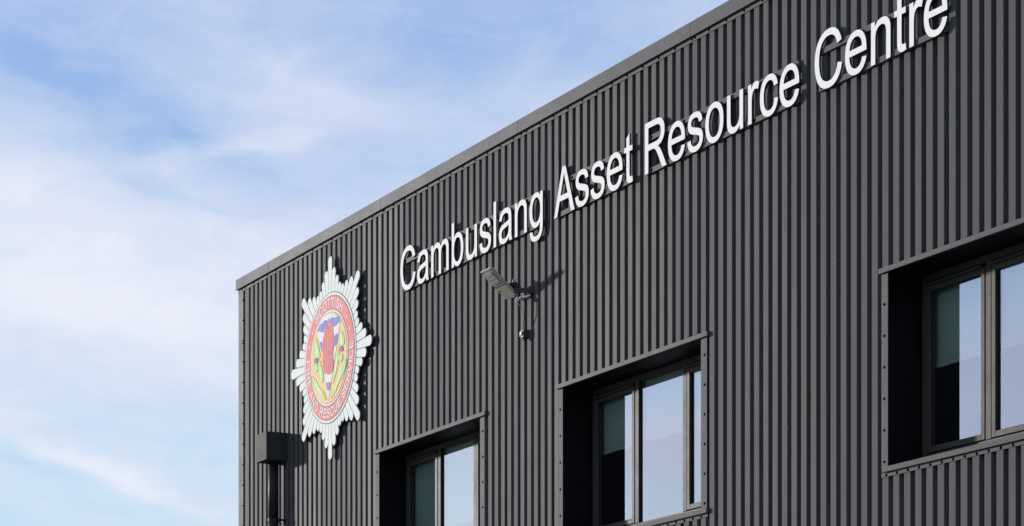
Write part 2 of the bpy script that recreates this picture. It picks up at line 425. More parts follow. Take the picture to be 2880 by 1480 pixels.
# unseen sheet added behind the ribs to block light leaks, with openings
bm = new_bm()
xs = [0.05] + sum([[w['x0']-0.012, w['x1']+0.012] for w in WINS], []) + [BX1-0.05]
for i in range(0, len(xs)-1):
    if i % 2 == 0: box(bm, xs[i], xs[i+1], 0.045, 0.10, 0.35, 8.0)
    else:
        w = WINS[i//2]
        box(bm, xs[i], xs[i+1], 0.045, 0.10, 0.35, w['z0']-0.035); box(bm, xs[i], xs[i+1], 0.045, 0.10, HEADZ+0.02, 8.0)
obj('light_leak_lining', bm, M['room'], bld)

def ring(bm, x0, x1, z0, z1, t, y0, y1):
    box(bm, x0, x0+t, y0, y1, z0, z1); box(bm, x1-t, x1, y0, y1, z0, z1)
    box(bm, x0+t, x1-t, y0, y1, z0, z0+t); box(bm, x0+t, x1-t, y0, y1, z1-t, z1)
YF = 0.286; YG = 0.303
for wi, w in enumerate(WINS):
    x0, x1, z0 = w['x0'], w['x1'], w['z0']
    bm = new_bm()
    ft = 0.045
    ring(bm, x0+0.001, x1-0.001, z0+0.001+0.05, HEADZ-0.001, ft, YF, 0.33)
    box(bm, x0+0.001, x1-0.001, YF, 0.33, z0+0.001, z0+0.0505)
    win = obj('window', bm, M['frame'], bld, bevel=0.002)
    win['label'] = ['deep window near the downpipe', 'middle deep window with a blind half down', 'deep window farthest from the downpipe'][wi]
    for mx in w['mull']:
        bm = new_bm(); box(bm, mx-0.029, mx+0.029, YF-0.004, 0.329, z0+0.0985, HEADZ-0.0465)
        obj('mullion', bm, M['frame'], win, bevel=0.002)
    zb, zt = z0+0.0985, HEADZ-0.0465
    px = [x0+0.046] + sum([[m_-0.0295, m_+0.0295] for m_ in w['mull']], []) + [x1-0.046]
    for pi in range(3):
        a, b = px[2*pi], px[2*pi+1]
        if pi != 1 or w['mid']:
            bm = new_bm(); ring(bm, a+0.008, b-0.008, zb+0.004, zt-0.035, 0.042, YF-0.007, 0.322)
            obj('sash', bm, M['frame'], win, bevel=0.003)
            bm = new_bm(); ring(bm, a+0.0005, b-0.0005, zb-0.009, zt-0.0005, 0.0072, YF+0.004, 0.31)  # rubber ring; its black bottom run paints the shadow line under the sash
            obj('gasket', bm, M['gasket'], win)
            ga, gb, gz0, gz1 = a+0.0505, b-0.0505, zb+0.0365, zt-0.0795
            # trickle vent canopy over the sash
            bm = new_bm()
            y_ = YF-0.007
            vx0, vx1 = a+0.03, b-0.02
            v = [(vx0, y_, zt-0.012), (vx0, y_-0.028, zt-0.030), (vx0, y_-0.028, zt-0.040), (vx0, y_-0.0005, zt-0.040)]
            A = [bm.verts.new(q) for q in v]; B = [bm.verts.new((vx1, q[1], q[2])) for q in v]
            for i in range(4): bm.faces.new((A[i], A[(i+1)%4], B[(i+1)%4], B[i]))
            bm.faces.new(A); bm.faces.new(B[::-1])
            obj('trickle_vent', bm, M['frame'], win)
        else:
            ga, gb, gz0, gz1 = a+0.0085, b-0.0005, zb-0.012, zt-0.0005
            bm = new_bm(); box(bm, a+0.0005, a+0.008, YF+0.004, 0.31, zb, zt)
            obj('gasket', bm, M['gasket'], win)
        bm = new_bm()
        v = [bm.verts.new(p) for p in ((ga, YG, gz0), (gb, YG, gz0), (gb, YG, gz1), (ga, YG, gz1))]
        bm.faces.new(v)
        obj('pane', bm, M['glass'], win, recalc=False)
        bm = new_bm(); ring(bm, ga-0.004, gb+0.004, gz0-0.004, gz1+0.004, 0.0105, YG-0.006, YG-0.001)
        obj('glazing_seal', bm, M['gasket'], win)
        # roller blind behind the pane
        bm = new_bm(); box(bm, a+0.004, b-0.004, 0.350, 0.3525, w['blind'], HEADZ-0.05)
        obj('blind', bm, M['blind'], win)
        bm = new_bm(); box(bm, a+0.003, b-0.003, 0.344, 0.359, w['blind']-0.022, w['blind']-0.001)
        obj('blind_bar', bm, M['bar'], win)
    # reveal lining
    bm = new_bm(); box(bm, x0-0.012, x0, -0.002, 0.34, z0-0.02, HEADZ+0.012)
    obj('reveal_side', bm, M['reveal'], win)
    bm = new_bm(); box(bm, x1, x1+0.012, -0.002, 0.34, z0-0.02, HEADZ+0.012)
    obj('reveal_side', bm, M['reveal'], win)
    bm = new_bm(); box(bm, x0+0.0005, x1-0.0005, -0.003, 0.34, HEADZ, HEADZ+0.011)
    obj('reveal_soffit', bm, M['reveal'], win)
    # flashings
    la, lb = w['lint']
    bm = new_bm(); box(bm, la, lb, -0.026, -0.004, HEADZ+0.0015, HEADZ+0.038)
    obj('head_flashing', bm, M['trim'], win, bevel=0.0015)
    bm = new_bm(); box(bm, x0-w['trim'][0], x0-0.0005, -0.006, -0.0005, z0-0.001, HEADZ+0.001)
    obj('jamb_flashing', bm, M['trim'], win)
    bm = new_bm(); box(bm, x1+0.0005, x1+w['trim'][1], -0.006, -0.0005, z0-0.001, HEADZ+0.001)
    obj('jamb_flashing', bm, M['trim'], win)
    bm = new_bm()
    box(bm, x0-w['trim'][0]+0.03, lb-0.008, -0.026, -0.0065, z0-0.038, z0-0.0005)
    box(bm, x0+0.0005, x1-0.0005, -0.0062, YF+0.004, z0-0.012, z0)
    obj('sill', bm, M['trim'], win, bevel=0.0015)
    bm = new_bm(); box(bm, x0-w['trim'][0], x1+w['trim'][1]+0.008, -0.005, -0.0008, z0-0.069, z0-0.0385)
    obj('sill_closer', bm, M['trim'], win)
    pts = []
    for i in range(6): pts.append((x0-w['trim'][0]*0.55, -0.006, 5.656-0.2292*i if wi != 2 else 5.62-0.22*i))
    for i in range(6): pts.append((x1+w['trim'][1]*0.62, -0.006, 5.70-0.2320*i))
    xx = x0 - w['trim'][0] + 0.055
    while xx < x1+w['trim'][1]:
        pts.append((xx, -0.005, z0-0.056)); xx += PITCH
    screws('flashing_screws', pts, win, 0.0078)
    # the dim room behind
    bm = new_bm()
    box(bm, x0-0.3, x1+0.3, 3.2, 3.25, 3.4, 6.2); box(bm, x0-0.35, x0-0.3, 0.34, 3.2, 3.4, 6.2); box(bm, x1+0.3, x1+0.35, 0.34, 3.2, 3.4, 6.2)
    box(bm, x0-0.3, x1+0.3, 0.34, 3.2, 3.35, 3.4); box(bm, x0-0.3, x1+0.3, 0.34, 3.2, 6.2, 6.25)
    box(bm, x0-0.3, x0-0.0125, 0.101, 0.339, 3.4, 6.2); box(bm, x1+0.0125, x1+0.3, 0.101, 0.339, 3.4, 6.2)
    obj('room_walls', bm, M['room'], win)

# ------------------------------------------------------------------ lettering outlines (quadratic paths, 2048 to the em)
G = {
'C': (1479, "M1204 514 L1398 465 Q1337 226 1178.5 100.5 Q1020 -25 791 -25 Q554 -25 405.5 71.5 Q257 168 179.5 351 Q102 534 102 744 Q102 973 189.5 1143.5 Q277 1314 438.5 1402.5 Q600 1491 794 1491 Q1014 1491 1164 1379 Q1314 1267 1373 1064 L1182 1019 Q1131 1179 1034 1252 Q937 1325 790 1325 Q621 1325 507.5 1244 Q394 1163 348 1026.5 Q302 890 302 745 Q302 558 356.5 418.5 Q411 279 526 210 Q641 141 775 141 Q938 141 1051 235 Q1164 329 1204 514 Z"),
'a': (1139, "M828 131 Q728 46 635.5 11 Q543 -24 437 -24 Q262 -24 168 61.5 Q74 147 74 280 Q74 358 109.5 422.5 Q145 487 202.5 526 Q260 565 332 585 Q385 599 492 612 Q710 638 813 674 Q814 711 814 721 Q814 831 763 876 Q694 937 558 937 Q431 937 370.5 892.5 Q310 848 281 735 L105 759 Q129 872 184 941.5 Q239 1011 343 1048.5 Q447 1086 584 1086 Q720 1086 805 1054 Q890 1022 930 973.5 Q970 925 986 851 Q995 805 995 685 L995 445 Q995 194 1006.5 127.5 Q1018 61 1052 0 L864 0 Q836 56 828 131 Z M813 533 Q715 493 519 465 Q408 449 362 429 Q316 409 291 370.5 Q266 332 266 285 Q266 213 320.5 165 Q375 117 480 117 Q584 117 665 162.5 Q746 208 784 287 Q813 348 813 467 Z"),
'm': (1706, "M135 0 L135 1062 L296 1062 L296 913 Q346 991 429 1038.5 Q512 1086 618 1086 Q736 1086 811.5 1037 Q887 988 918 900 Q1044 1086 1246 1086 Q1404 1086 1489 998.5 Q1574 911 1574 729 L1574 0 L1395 0 L1395 669 Q1395 777 1377.5 824.5 Q1360 872 1314 901 Q1268 930 1206 930 Q1094 930 1020 855.5 Q946 781 946 617 L946 0 L766 0 L766 690 Q766 810 722 870 Q678 930 578 930 Q502 930 437.5 890 Q373 850 344 773 Q315 696 315 551 L315 0 Z"),
'b': (1139, "M301 0 L134 0 L134 1466 L314 1466 L314 943 Q428 1086 605 1086 Q703 1086 790.5 1046.5 Q878 1007 934.5 935.5 Q991 864 1023 763 Q1055 662 1055 547 Q1055 274 920 125 Q785 -24 596 -24 Q408 -24 301 133 Z M299 539 Q299 348 351 263 Q436 124 581 124 Q699 124 785 226.5 Q871 329 871 532 Q871 740 788.5 839 Q706 938 589 938 Q471 938 385 835.5 Q299 733 299 539 Z"),
'u': (1139, "M831 0 L831 156 Q707 -24 494 -24 Q400 -24 318.5 12 Q237 48 197.5 102.5 Q158 157 142 236 Q131 289 131 404 L131 1062 L311 1062 L311 473 Q311 332 322 283 Q339 212 394 171.5 Q449 131 530 131 Q611 131 682 172.5 Q753 214 782.5 285.5 Q812 357 812 493 L812 1062 L992 1062 L992 0 Z"),
's': (1024, "M63 317 L241 345 Q256 238 324.5 181 Q393 124 516 124 Q640 124 700 174.5 Q760 225 760 293 Q760 354 707 389 Q670 413 523 450 Q325 500 248.5 536.5 Q172 573 132.5 637.5 Q93 702 93 780 Q93 851 125.5 911.5 Q158 972 214 1012 Q256 1043 328.5 1064.5 Q401 1086 484 1086 Q609 1086 703.5 1050 Q798 1014 843 952.5 Q888 891 905 788 L729 764 Q717 846 659.5 892 Q602 938 497 938 Q373 938 320 897 Q267 856 267 801 Q267 766 289 738 Q311 709 358 690 Q385 680 517 644 Q708 593 783.5 560.5 Q859 528 902 466 Q945 404 945 312 Q945 222 892.5 142.5 Q840 63 741 19.5 Q642 -24 517 -24 Q310 -24 201.5 62 Q93 148 63 317 Z"),
'l': (455, "M131 0 L131 1466 L311 1466 L311 0 Z"),
'n': (1139, "M135 0 L135 1062 L297 1062 L297 911 Q414 1086 635 1086 Q731 1086 811.5 1051.5 Q892 1017 932 961 Q972 905 988 828 Q998 778 998 653 L998 0 L818 0 L818 646 Q818 756 797 810.5 Q776 865 722.5 897.5 Q669 930 597 930 Q482 930 398.5 857 Q315 784 315 580 L315 0 Z"),
'g': (1139, "M102 -88 L277 -114 Q288 -195 338 -232 Q405 -282 521 -282 Q646 -282 714 -232 Q782 -182 806 -92 Q820 -37 819 139 Q701 0 525 0 Q306 0 186 158 Q66 316 66 537 Q66 689 121 817.5 Q176 946 280.5 1016 Q385 1086 526 1086 Q714 1086 836 934 L836 1062 L1002 1062 L1002 144 Q1002 -104 951.5 -207.5 Q901 -311 791.5 -371 Q682 -431 522 -431 Q332 -431 215 -345.5 Q98 -260 102 -88 Z M251 550 Q251 341 334 245 Q417 149 542 149 Q666 149 750 244.5 Q834 340 834 544 Q834 739 747.5 838 Q661 937 539 937 Q419 937 335 839.5 Q251 742 251 550 Z"),
'A': (1366, "M-3 0 L560 1466 L769 1466 L1369 0 L1148 0 L977 444 L364 444 L203 0 Z M420 602 L917 602 L764 1008 Q694 1193 660 1312 Q632 1171 581 1032 Z"),
'e': (1139, "M862 342 L1048 319 Q1004 156 885 66 Q766 -24 581 -24 Q348 -24 211.5 119.5 Q75 263 75 522 Q75 790 213 938 Q351 1086 571 1086 Q784 1086 919 941 Q1054 796 1054 533 Q1054 517 1053 485 L261 485 Q271 310 360 217 Q449 124 582 124 Q681 124 751 176 Q821 228 862 342 Z M271 633 L864 633 Q852 767 796 834 Q710 938 573 938 Q449 938 364.5 855 Q280 772 271 633 Z"),
't': (569, "M528 161 L554 2 Q478 -14 418 -14 Q320 -14 266 17 Q212 48 190 98.5 Q168 149 168 311 L168 922 L36 922 L36 1062 L168 1062 L168 1325 L347 1433 L347 1062 L528 1062 L528 922 L347 922 L347 301 Q347 224 356.5 202 Q366 180 387.5 167 Q409 154 449 154 Q479 154 528 161 Z"),
'R': (1479, "M161 0 L161 1466 L811 1466 Q1007 1466 1109 1426.5 Q1211 1387 1272 1287 Q1333 1187 1333 1066 Q1333 910 1232 803 Q1131 696 920 667 Q997 630 1037 594 Q1122 516 1198 399 L1453 0 L1209 0 L1015 305 Q930 437 875 507 Q820 577 776.5 605 Q733 633 688 644 Q655 651 580 651 L355 651 L355 0 Z M355 819 L772 819 Q905 819 980 846.5 Q1055 874 1094 934.5 Q1133 995 1133 1066 Q1133 1170 1057.5 1237 Q982 1304 819 1304 L355 1304 Z"),
'o': (1139, "M68 531 Q68 826 232 968 Q369 1086 566 1086 Q785 1086 924 942.5 Q1063 799 1063 546 Q1063 341 1001.5 223.5 Q940 106 822.5 41 Q705 -24 566 -24 Q343 -24 205.5 119 Q68 262 68 531 Z M253 531 Q253 327 342 225.5 Q431 124 566 124 Q700 124 789 226 Q878 328 878 537 Q878 734 788.5 835.5 Q699 937 566 937 Q431 937 342 836 Q253 735 253 531 Z"),
'r': (682, "M133 0 L133 1062 L295 1062 L295 901 Q357 1014 409.5 1050 Q462 1086 525 1086 Q616 1086 710 1028 L648 861 Q582 900 516 900 Q457 900 410 864.5 Q363 829 343 766 Q313 670 313 556 L313 0 Z"),
'c': (1024, "M828 389 L1005 366 Q976 183 856.5 79.5 Q737 -24 563 -24 Q345 -24 212.5 118.5 Q80 261 80 527 Q80 699 137 828 Q194 957 310.5 1021.5 Q427 1086 564 1086 Q737 1086 847 998.5 Q957 911 988 750 L813 723 Q788 830 724.5 884 Q661 938 571 938 Q435 938 350 840.5 Q265 743 265 530 Q265 314 347.5 219 Q430 124 562 124 Q668 124 739 188 Q810 253 828 389 Z"),
'S': (1366, "M92 471 L275 487 Q288 377 335.5 306.5 Q383 236 483 192.5 Q583 149 708 149 Q819 149 904 182 Q989 215 1030.5 272.5 Q1072 330 1072 398 Q1072 467 1032 518.5 Q992 570 900 605 Q841 628 639 676.5 Q437 725 356 768 Q251 823 199.5 904.5 Q148 986 148 1087 Q148 1198 211 1294.5 Q274 1391 395 1441 Q516 1491 664 1491 Q827 1491 951.5 1438.5 Q1076 1386 1143 1284 Q1210 1182 1215 1053 L1029 1039 Q1014 1178 927.5 1249 Q841 1320 672 1320 Q496 1320 415.5 1255.5 Q335 1191 335 1100 Q335 1021 392 970 Q448 919 684.5 865.5 Q921 812 1009 772 Q1137 713 1198 622.5 Q1259 532 1259 414 Q1259 297 1192 193.5 Q1125 90 999.5 32.5 Q874 -25 717 -25 Q518 -25 383.5 33 Q249 91 172.5 207.5 Q96 324 92 471 Z"),
'O': (1593, "M99 714 Q99 1079 295 1285.5 Q491 1492 801 1492 Q1004 1492 1167 1395 Q1330 1298 1415.5 1124.5 Q1501 951 1501 731 Q1501 508 1411 332 Q1321 156 1156 65.5 Q991 -25 800 -25 Q593 -25 430 75 Q267 175 183 348 Q99 521 99 714 Z M299 711 Q299 446 441.5 293.5 Q584 141 799 141 Q1018 141 1159.5 295 Q1301 449 1301 732 Q1301 911 1240.5 1044.5 Q1180 1178 1063.5 1251.5 Q947 1325 802 1325 Q596 1325 447.5 1183.5 Q299 1042 299 711 Z"),
'T': (1251, "M531 0 L531 1293 L48 1293 L48 1466 L1210 1466 L1210 1293 L725 1293 L725 0 Z"),
'I': (569, "M191 0 L191 1466 L385 1466 L385 0 Z"),
'H': (1479, "M164 0 L164 1466 L358 1466 L358 864 L1120 864 L1120 1466 L1314 1466 L1314 0 L1120 0 L1120 691 L358 691 L358 0 Z"),
'F': (1251, "M168 0 L168 1466 L1157 1466 L1157 1293 L362 1293 L362 839 L1050 839 L1050 666 L362 666 L362 0 Z"),
'E': (1366, "M162 0 L162 1466 L1222 1466 L1222 1293 L356 1293 L356 844 L1167 844 L1167 672 L356 672 L356 173 L1256 173 L1256 0 Z"),
'N': (1479, "M156 0 L156 1466 L355 1466 L1125 315 L1125 1466 L1311 1466 L1311 0 L1112 0 L342 1152 L342 0 Z"),
'D': (1479, "M158 0 L158 1466 L663 1466 Q834 1466 924 1445 Q1050 1416 1139 1340 Q1255 1242 1312.5 1089.5 Q1370 937 1370 741 Q1370 574 1331 445 Q1292 316 1231 231.5 Q1170 147 1097.5 98.5 Q1025 50 922.5 25 Q820 0 687 0 Z M352 173 L665 173 Q810 173 892.5 200 Q975 227 1024 276 Q1093 345 1131.5 461.5 Q1170 578 1170 744 Q1170 974 1094.5 1097.5 Q1019 1221 911 1263 Q833 1293 660 1293 L352 1293 Z"),
'U': (1479, "M1120 1466 L1314 1466 L1314 619 Q1314 398 1264 268 Q1214 138 1083.5 56.5 Q953 -25 741 -25 Q535 -25 404 46 Q273 117 217 251.5 Q161 386 161 619 L161 1466 L355 1466 L355 620 Q355 429 390.5 338.5 Q426 248 512.5 199 Q599 150 723 150 Q935 150 1025.5 246 Q1116 342 1120 620 Z"),
'V': (1366, "M577 0 L9 1466 L219 1466 L600 401 Q646 273 677 161 Q711 281 756 401 L1152 1466 L1350 1466 L776 0 Z"),
}
def glyph(ch, seg=7):
    loops = []; cur = None; tok = G[ch][1].replace('M', ' M ').replace('L', ' L ').replace('Q', ' Q ').replace('Z', ' Z ').split()
    i = 0; pts = []
    while i < len(tok):
        t = tok[i]
        if t == 'M': pts = [(float(tok[i+1]), float(tok[i+2]))]; i += 3
        elif t == 'L': pts.append((float(tok[i+1]), float(tok[i+2]))); i += 3
        elif t == 'Q':
            x0, y0 = pts[-1]; x1, y1, x2, y2 = [float(q) for q in tok[i+1:i+5]]
            for k in range(1, seg+1):
                u = k/seg
                pts.append(((1-u)**2*x0+2*u*(1-u)*x1+u*u*x2, (1-u)**2*y0+2*u*(1-u)*y1+u*u*y2))
            i += 5
        elif t == 'Z':
            if abs(pts[0][0]-pts[-1][0])+abs(pts[0][1]-pts[-1][1]) < 1: pts.pop()
            loops.append(pts); i += 1
    return loops

# ------------------------------------------------------------------ the sign on the wall, one thing per word
BASEZ = 7.3135; VS = 0.4095/1466
# word, left edge, right edge of the ink
words = [('Cambuslang', 4.408, 7.360, 'white raised first word of the wall sign, nearest the star badge'),
         ('Asset', 7.572, 8.932, 'white raised second word of the wall sign, the shortest one with five letters'),
         ('Resource', 9.131, 11.374, 'white raised third word of the wall sign, between the shortest word and the last'),
         ('Centre', 11.580, 13.163, 'white raised last word of the wall sign, farthest from the star badge')]
for text, xa, xb, lab in words:
    root = thing('sign_word', lab, 'sign', (xa, 0, BASEZ), 'words of the sign along the ribbed wall')
    adv = sum(G[c][0] for c in text)
    allx = []
    pen = 0
    for c in text:
        lo = min(p[0] for l in glyph(c, 2) for p in l); hi = max(p[0] for l in glyph(c, 2) for p in l)
        allx += [pen+lo, pen+hi]; pen += G[c][0]
    hs = (xb-xa)/(max(allx)-min(allx)); ox = xa-min(allx)*hs
    pen = 0
    for c in text:
        loops = [[(ox+(pen+x)*hs, BASEZ+y*VS) for x, y in l] for l in glyph(c)]
        plate('letter', loops, -0.035, 0.0153, [M['white'], M['letter_side']], root, side_mat=True, fat=0.0014)
        pen += G[c][0]
    ra, rb = xa+0.045, xb-0.03
    if text == 'Centre': ra = xa+0.03
    for zc in (7.600, 7.335):
        bm = new_bm(); box(bm, ra if text != 'Asset' or zc < 7.5 else xa+0.14, rb, -0.0195, -0.0012, zc-0.021, zc+0.021)
        obj('rail', bm, M['trim'], root)
    pts = []
    for zc in (7.600, 7.335):
        k = 0
        while True:
            q = ra+0.035+(0.22 if (text == 'Asset' and zc > 7.5) else 0)+k*PITCH*4
            if q > rb-0.02: break
            pts.append((q, -0.0195, zc)); k += 1
    screws('rail_screws', pts, root, 0.0085, 0.006)

# ------------------------------------------------------------------ the star badge
BCX, BCZ, BR = 2.698, 6.983, 1.053
badge = thing('star_badge', 'large white eight-pointed star badge with a red lettered ring and thistle emblem', 'badge', (BCX, -0.04, BCZ))
def bp(u, v): return (BCX+u, BCZ+v)
for dz in (-0.42, 0.42):
    bm = new_bm(); box(bm, BCX-0.42, BCX+0.42, -0.031, -0.0012, BCZ+dz-0.025, BCZ+dz+0.025)
    obj('mounting_rail', bm, M['trim'], badge)
NR = 56; STEP = 2*math.pi/NR
prof_len = [1.0, 0.878, 0.802, 0.742, 0.742, 0.802, 0.878]
def ray_len(i):
    L = prof_len[i % 7]
    if i % 14 == 7: L = 1.0          # the diagonal points
    return L*BR
def tip(theta, L, half, seg=8):
    # rounded end of a wedge: loop points in (radial, tangential)
    w = L*math.tan(half); w = w/(1+math.tan(half))*1.0
    c = L-w; w = c*math.tan(half)
    L2 = c+w
    out = []
    for k in range(seg+1):
        a = -math.pi/2+math.pi*k/seg
        r_, t_ = c+math.cos(a)*w*1.0, math.sin(a)*w
        out.append((r_*math.sin(theta)+t_*math.cos(theta), r_*math.cos(theta)-t_*math.sin(theta)))
    return out
loop = []
for i in range(NR): loop += tip(i*STEP, ray_len(i), STEP/2*0.992)
plate('backing_plate', [[bp(*p) for p in loop]], -0.040, 0.009, M['badge_grey'], badge)
for i in range(NR):
    th = i*STEP; L = ray_len(i)-0.006; half = STEP/2
    ins = 0.0042; r0 = 0.60*BR
    w0 = r0*math.tan(half)-ins
    c = (L+ins)/(1+math.tan(half)); w1 = c*math.tan(half)-ins
    pts = [(r0, w0), (r0, -w0)]
    for k in range(9):
        a = -math.pi/2+math.pi*k/8
        pts.append((c+math.cos(a)*w1, math.sin(a)*w1))
    lp = [bp(r_*math.sin(th)+t_*math.cos(th), r_*math.cos(th)-t_*math.sin(th)) for r_, t_ in pts]
    plate('ray', [lp], -0.0455, 0.0045, M['badge_white'], badge)
def circ(r, n_=96): return [bp(r*BR*math.sin(2*math.pi*k/n_), r*BR*math.cos(2*math.pi*k/n_)) for k in range(n_)]
y = -0.0475
for nm, r, m_ in (('border_ring', 0.641, 'badge_grey'), ('border_ring', 0.632, 'badge_white'), ('border_ring', 0.608, 'badge_grey'), ('red_ring', 0.602, 'red'),
                  ('inner_border', 0.470, 'badge_grey'), ('inner_border', 0.465, 'badge_white'), ('inner_border', 0.444, 'badge_grey'), ('emblem_field', 0.439, 'orange')):
    plate(nm, [circ(r)], y, 0.001, M[m_], badge); y -= 0.0014
EMBLEM={
 'vee':[(-0.31,0.321),(-0.238,0.212),(-0.174,0.08),(-0.123,-0.12),(-0.08,-0.227),(-0.039,-0.354),(-0.009,-0.444),(0.029,-0.335),(0.067,-0.252),(0.117,-0.132),(0.154,-0.029),(0.204,0.091),(0.254,0.21),(0.296,0.325),(0.254,0.373),(0.192,0.407),(0.104,0.435),(0.016,0.449),(-0.072,0.451),(-0.148,0.436),(-0.238,0.388)],
 'blue1':[(-0.307,0.323),(-0.276,0.355),(-0.233,0.387),(-0.174,0.386),(-0.11,0.408),(-0.047,0.399),(-0.004,0.376),(0.029,0.392),(0.092,0.406),(0.154,0.382),(0.204,0.386),(0.236,0.393),(0.293,0.328),(0.279,0.312),(0.229,0.309),(0.179,0.291),(0.117,0.3),(0.016,0.304),(-0.105,0.307),(-0.136,0.288),(-0.187,0.295),(-0.238,0.32)],
 'blue2a':[(-0.248,0.219),(-0.148,0.185),(-0.148,0.08),(-0.179,0.089)],
 'blue2b':[(0.251,0.208),(0.207,0.105),(0.154,0.085),(0.109,0.098),(0.129,0.184),(0.192,0.212)],
 'blue3a':[(-0.148,-0.02),(-0.123,-0.03),(-0.098,-0.154),(-0.115,-0.146)],
 'blue3b':[(0.149,-0.03),(0.117,-0.132),(0.079,-0.15),(0.079,-0.055)],
 'blue4':[(-0.077,-0.233),(-0.022,-0.252),(0.064,-0.252),(0.029,-0.335),(-0.009,-0.339),(-0.044,-0.318)],
 'flame':[(-0.004,0.426),(0.021,0.383),(0.042,0.344),(0.079,0.357),(0.112,0.316),(0.117,0.246),(0.147,0.19),(0.142,0.122),(0.122,0.046),(0.117,-0.032),(0.122,-0.123),(0.092,-0.157),(0.029,-0.178),(-0.047,-0.165),(-0.11,-0.132),(-0.148,-0.065),(-0.161,0.017),(-0.153,0.096),(-0.161,0.158),(-0.148,0.235),(-0.123,0.261),(-0.105,0.307),(-0.085,0.334),(-0.098,0.371),(-0.054,0.328),(-0.029,0.293),(-0.014,0.36)],
 'leafa':[(-0.336,0.275),(-0.284,0.18),(-0.238,0.071),(-0.263,0.048),(-0.336,0.067),(-0.379,0.117),(-0.372,0.196)],
 'bulba':[(-0.354,0.006),(-0.289,-0.022),(-0.276,-0.073),(-0.32,-0.093),(-0.367,-0.067),(-0.377,-0.015)],
 'leafb':[(-0.258,0.045),(-0.174,-0.081),(-0.148,-0.185),(-0.174,-0.231),(-0.238,-0.17),(-0.269,-0.084)],
 'leafc':[(-0.423,-0.107),(-0.341,-0.182),(-0.238,-0.27),(-0.161,-0.323),(-0.11,-0.402),(-0.141,-0.409),(-0.238,-0.331),(-0.354,-0.251),(-0.405,-0.181)],
 'flowera':[(-0.367,0.064),(-0.294,0.051),(-0.281,0.009),(-0.336,-0.002),(-0.392,0.018)],
 'leafd':[(0.321,0.227),(0.385,0.146),(0.39,0.076),(0.36,0.064),(0.279,0.072),(0.261,0.12)],
 'flowerb':[(0.279,0.067),(0.353,0.061),(0.377,0.019),(0.34,-0.003),(0.274,0.023)],
 'bulbb':[(0.303,-0.007),(0.36,-0.027),(0.365,-0.077),(0.316,-0.103),(0.261,-0.073),(0.266,-0.02)],
 'leafe':[(0.236,0.045),(0.256,-0.048),(0.217,-0.149),(0.154,-0.237),(0.117,-0.281),(0.142,-0.156),(0.192,-0.046)],
 'leaff':[(0.414,-0.086),(0.402,-0.182),(0.316,-0.265),(0.217,-0.327),(0.129,-0.412),(0.097,-0.406),(0.154,-0.317),(0.241,-0.252),(0.316,-0.167)],
}

def emb(name, key, y_, m_): plate(name, [[bp(*p) for p in EMBLEM[key]]], y_, 0.001, M[m_], badge)
def soften(pts, n_=2):
    for _ in range(n_):
        out = []
        for i in range(len(pts)):
            a, b = pts[i], pts[(i+1) % len(pts)]
            out += [(a[0]*.75+b[0]*.25, a[1]*.75+b[1]*.25), (a[0]*.25+b[0]*.75, a[1]*.25+b[1]*.75)]
        pts = out
    return pts
for k in EMBLEM:
    if k[:4] == 'leaf':
        cx_ = sum(p[0] for p in EMBLEM[k])/len(EMBLEM[k]); cz_ = sum(p[1] for p in EMBLEM[k])/len(EMBLEM[k])
        EMBLEM[k] = [(cx_+(p[0]-cx_)*1.2, cz_+(p[1]-cz_)*1.08) for p in EMBLEM[k]]
    if k[:4] in ('leaf', 'bulb', 'flow', 'blue'): EMBLEM[k] = soften(EMBLEM[k], 1 if k[:4] == 'blue' else 2)
EMBLEM['flame'] = soften(EMBLEM['flame'], 1)
# keep the vee inside the field circle
EMBLEM['vee'] = [(p[0]*min(1, 0.438*BR/math.hypot(*p)), p[1]*min(1, 0.438*BR/math.hypot(*p))) for p in EMBLEM['vee']]
for kk in ('blue1',): EMBLEM[kk] = [(p[0]*min(1, 0.432*BR/math.hypot(*p)), p[1]*min(1, 0.432*BR/math.hypot(*p))) for p in EMBLEM[kk]]
emb('white_vee', 'vee', -0.0600, 'badge_white')
for k in ('blue1', 'blue2a', 'blue2b', 'blue3a', 'blue3b', 'blue4'): emb('blue_wave', k, -0.0612, 'blue')
emb('flame', 'flame', -0.0624, 'flame')
for sgn, pts in enumerate((((-.11, .22), (-.125, .05), (-.095, -.10)), ((-.055, .30), (-.06, .08), (-.045, -.13)), ((0, .33), (.005, .1), (0.0, -.14)), ((.05, .28), (.06, .05), (.04, -.13)), ((.10, .20), (.10, .02), (.08, -.10)))):
    lp = [(p[0]-0.003, p[1]) for p in pts] + [(p[0]+0.004, p[1]) for p in pts[::-1]]
    plate('flame_strand', [[bp(*p) for p in lp]], -0.0634, 0.0008, M['flame_dark'], badge)
for k in ('leafa', 'leafb', 'leafc', 'leafd', 'leafe', 'leaff'):
    plate('leaf_edge', [soften([bp(p[0]*1.0+(p[0]-sum(q[0] for q in EMBLEM[k])/len(EMBLEM[k]))*0.12, p[1]+(p[1]-sum(q[1] for q in EMBLEM[k])/len(EMBLEM[k]))*0.05) for p in EMBLEM[k]], 0)], -0.0592, 0.0008, M['green_dark'], badge)
    emb('thistle_leaf', k, -0.0604, 'green')
    cx_ = sum(p[0] for p in EMBLEM[k])/len(EMBLEM[k]); cz_ = sum(p[1] for p in EMBLEM[k])/len(EMBLEM[k])
    lp = [bp(cx_+(p[0]-cx_)*0.5, cz_+(p[1]-cz_)*0.72) for p in EMBLEM[k]]
    plate('leaf_highlight', [lp], -0.0616, 0.0008, M['green_light'], badge)
for k in ('bulba', 'bulbb'): emb('thistle_bulb', k, -0.0626, 'green')
for k in ('flowera', 'flowerb'): emb('thistle_flower', k, -0.0636, 'purple')
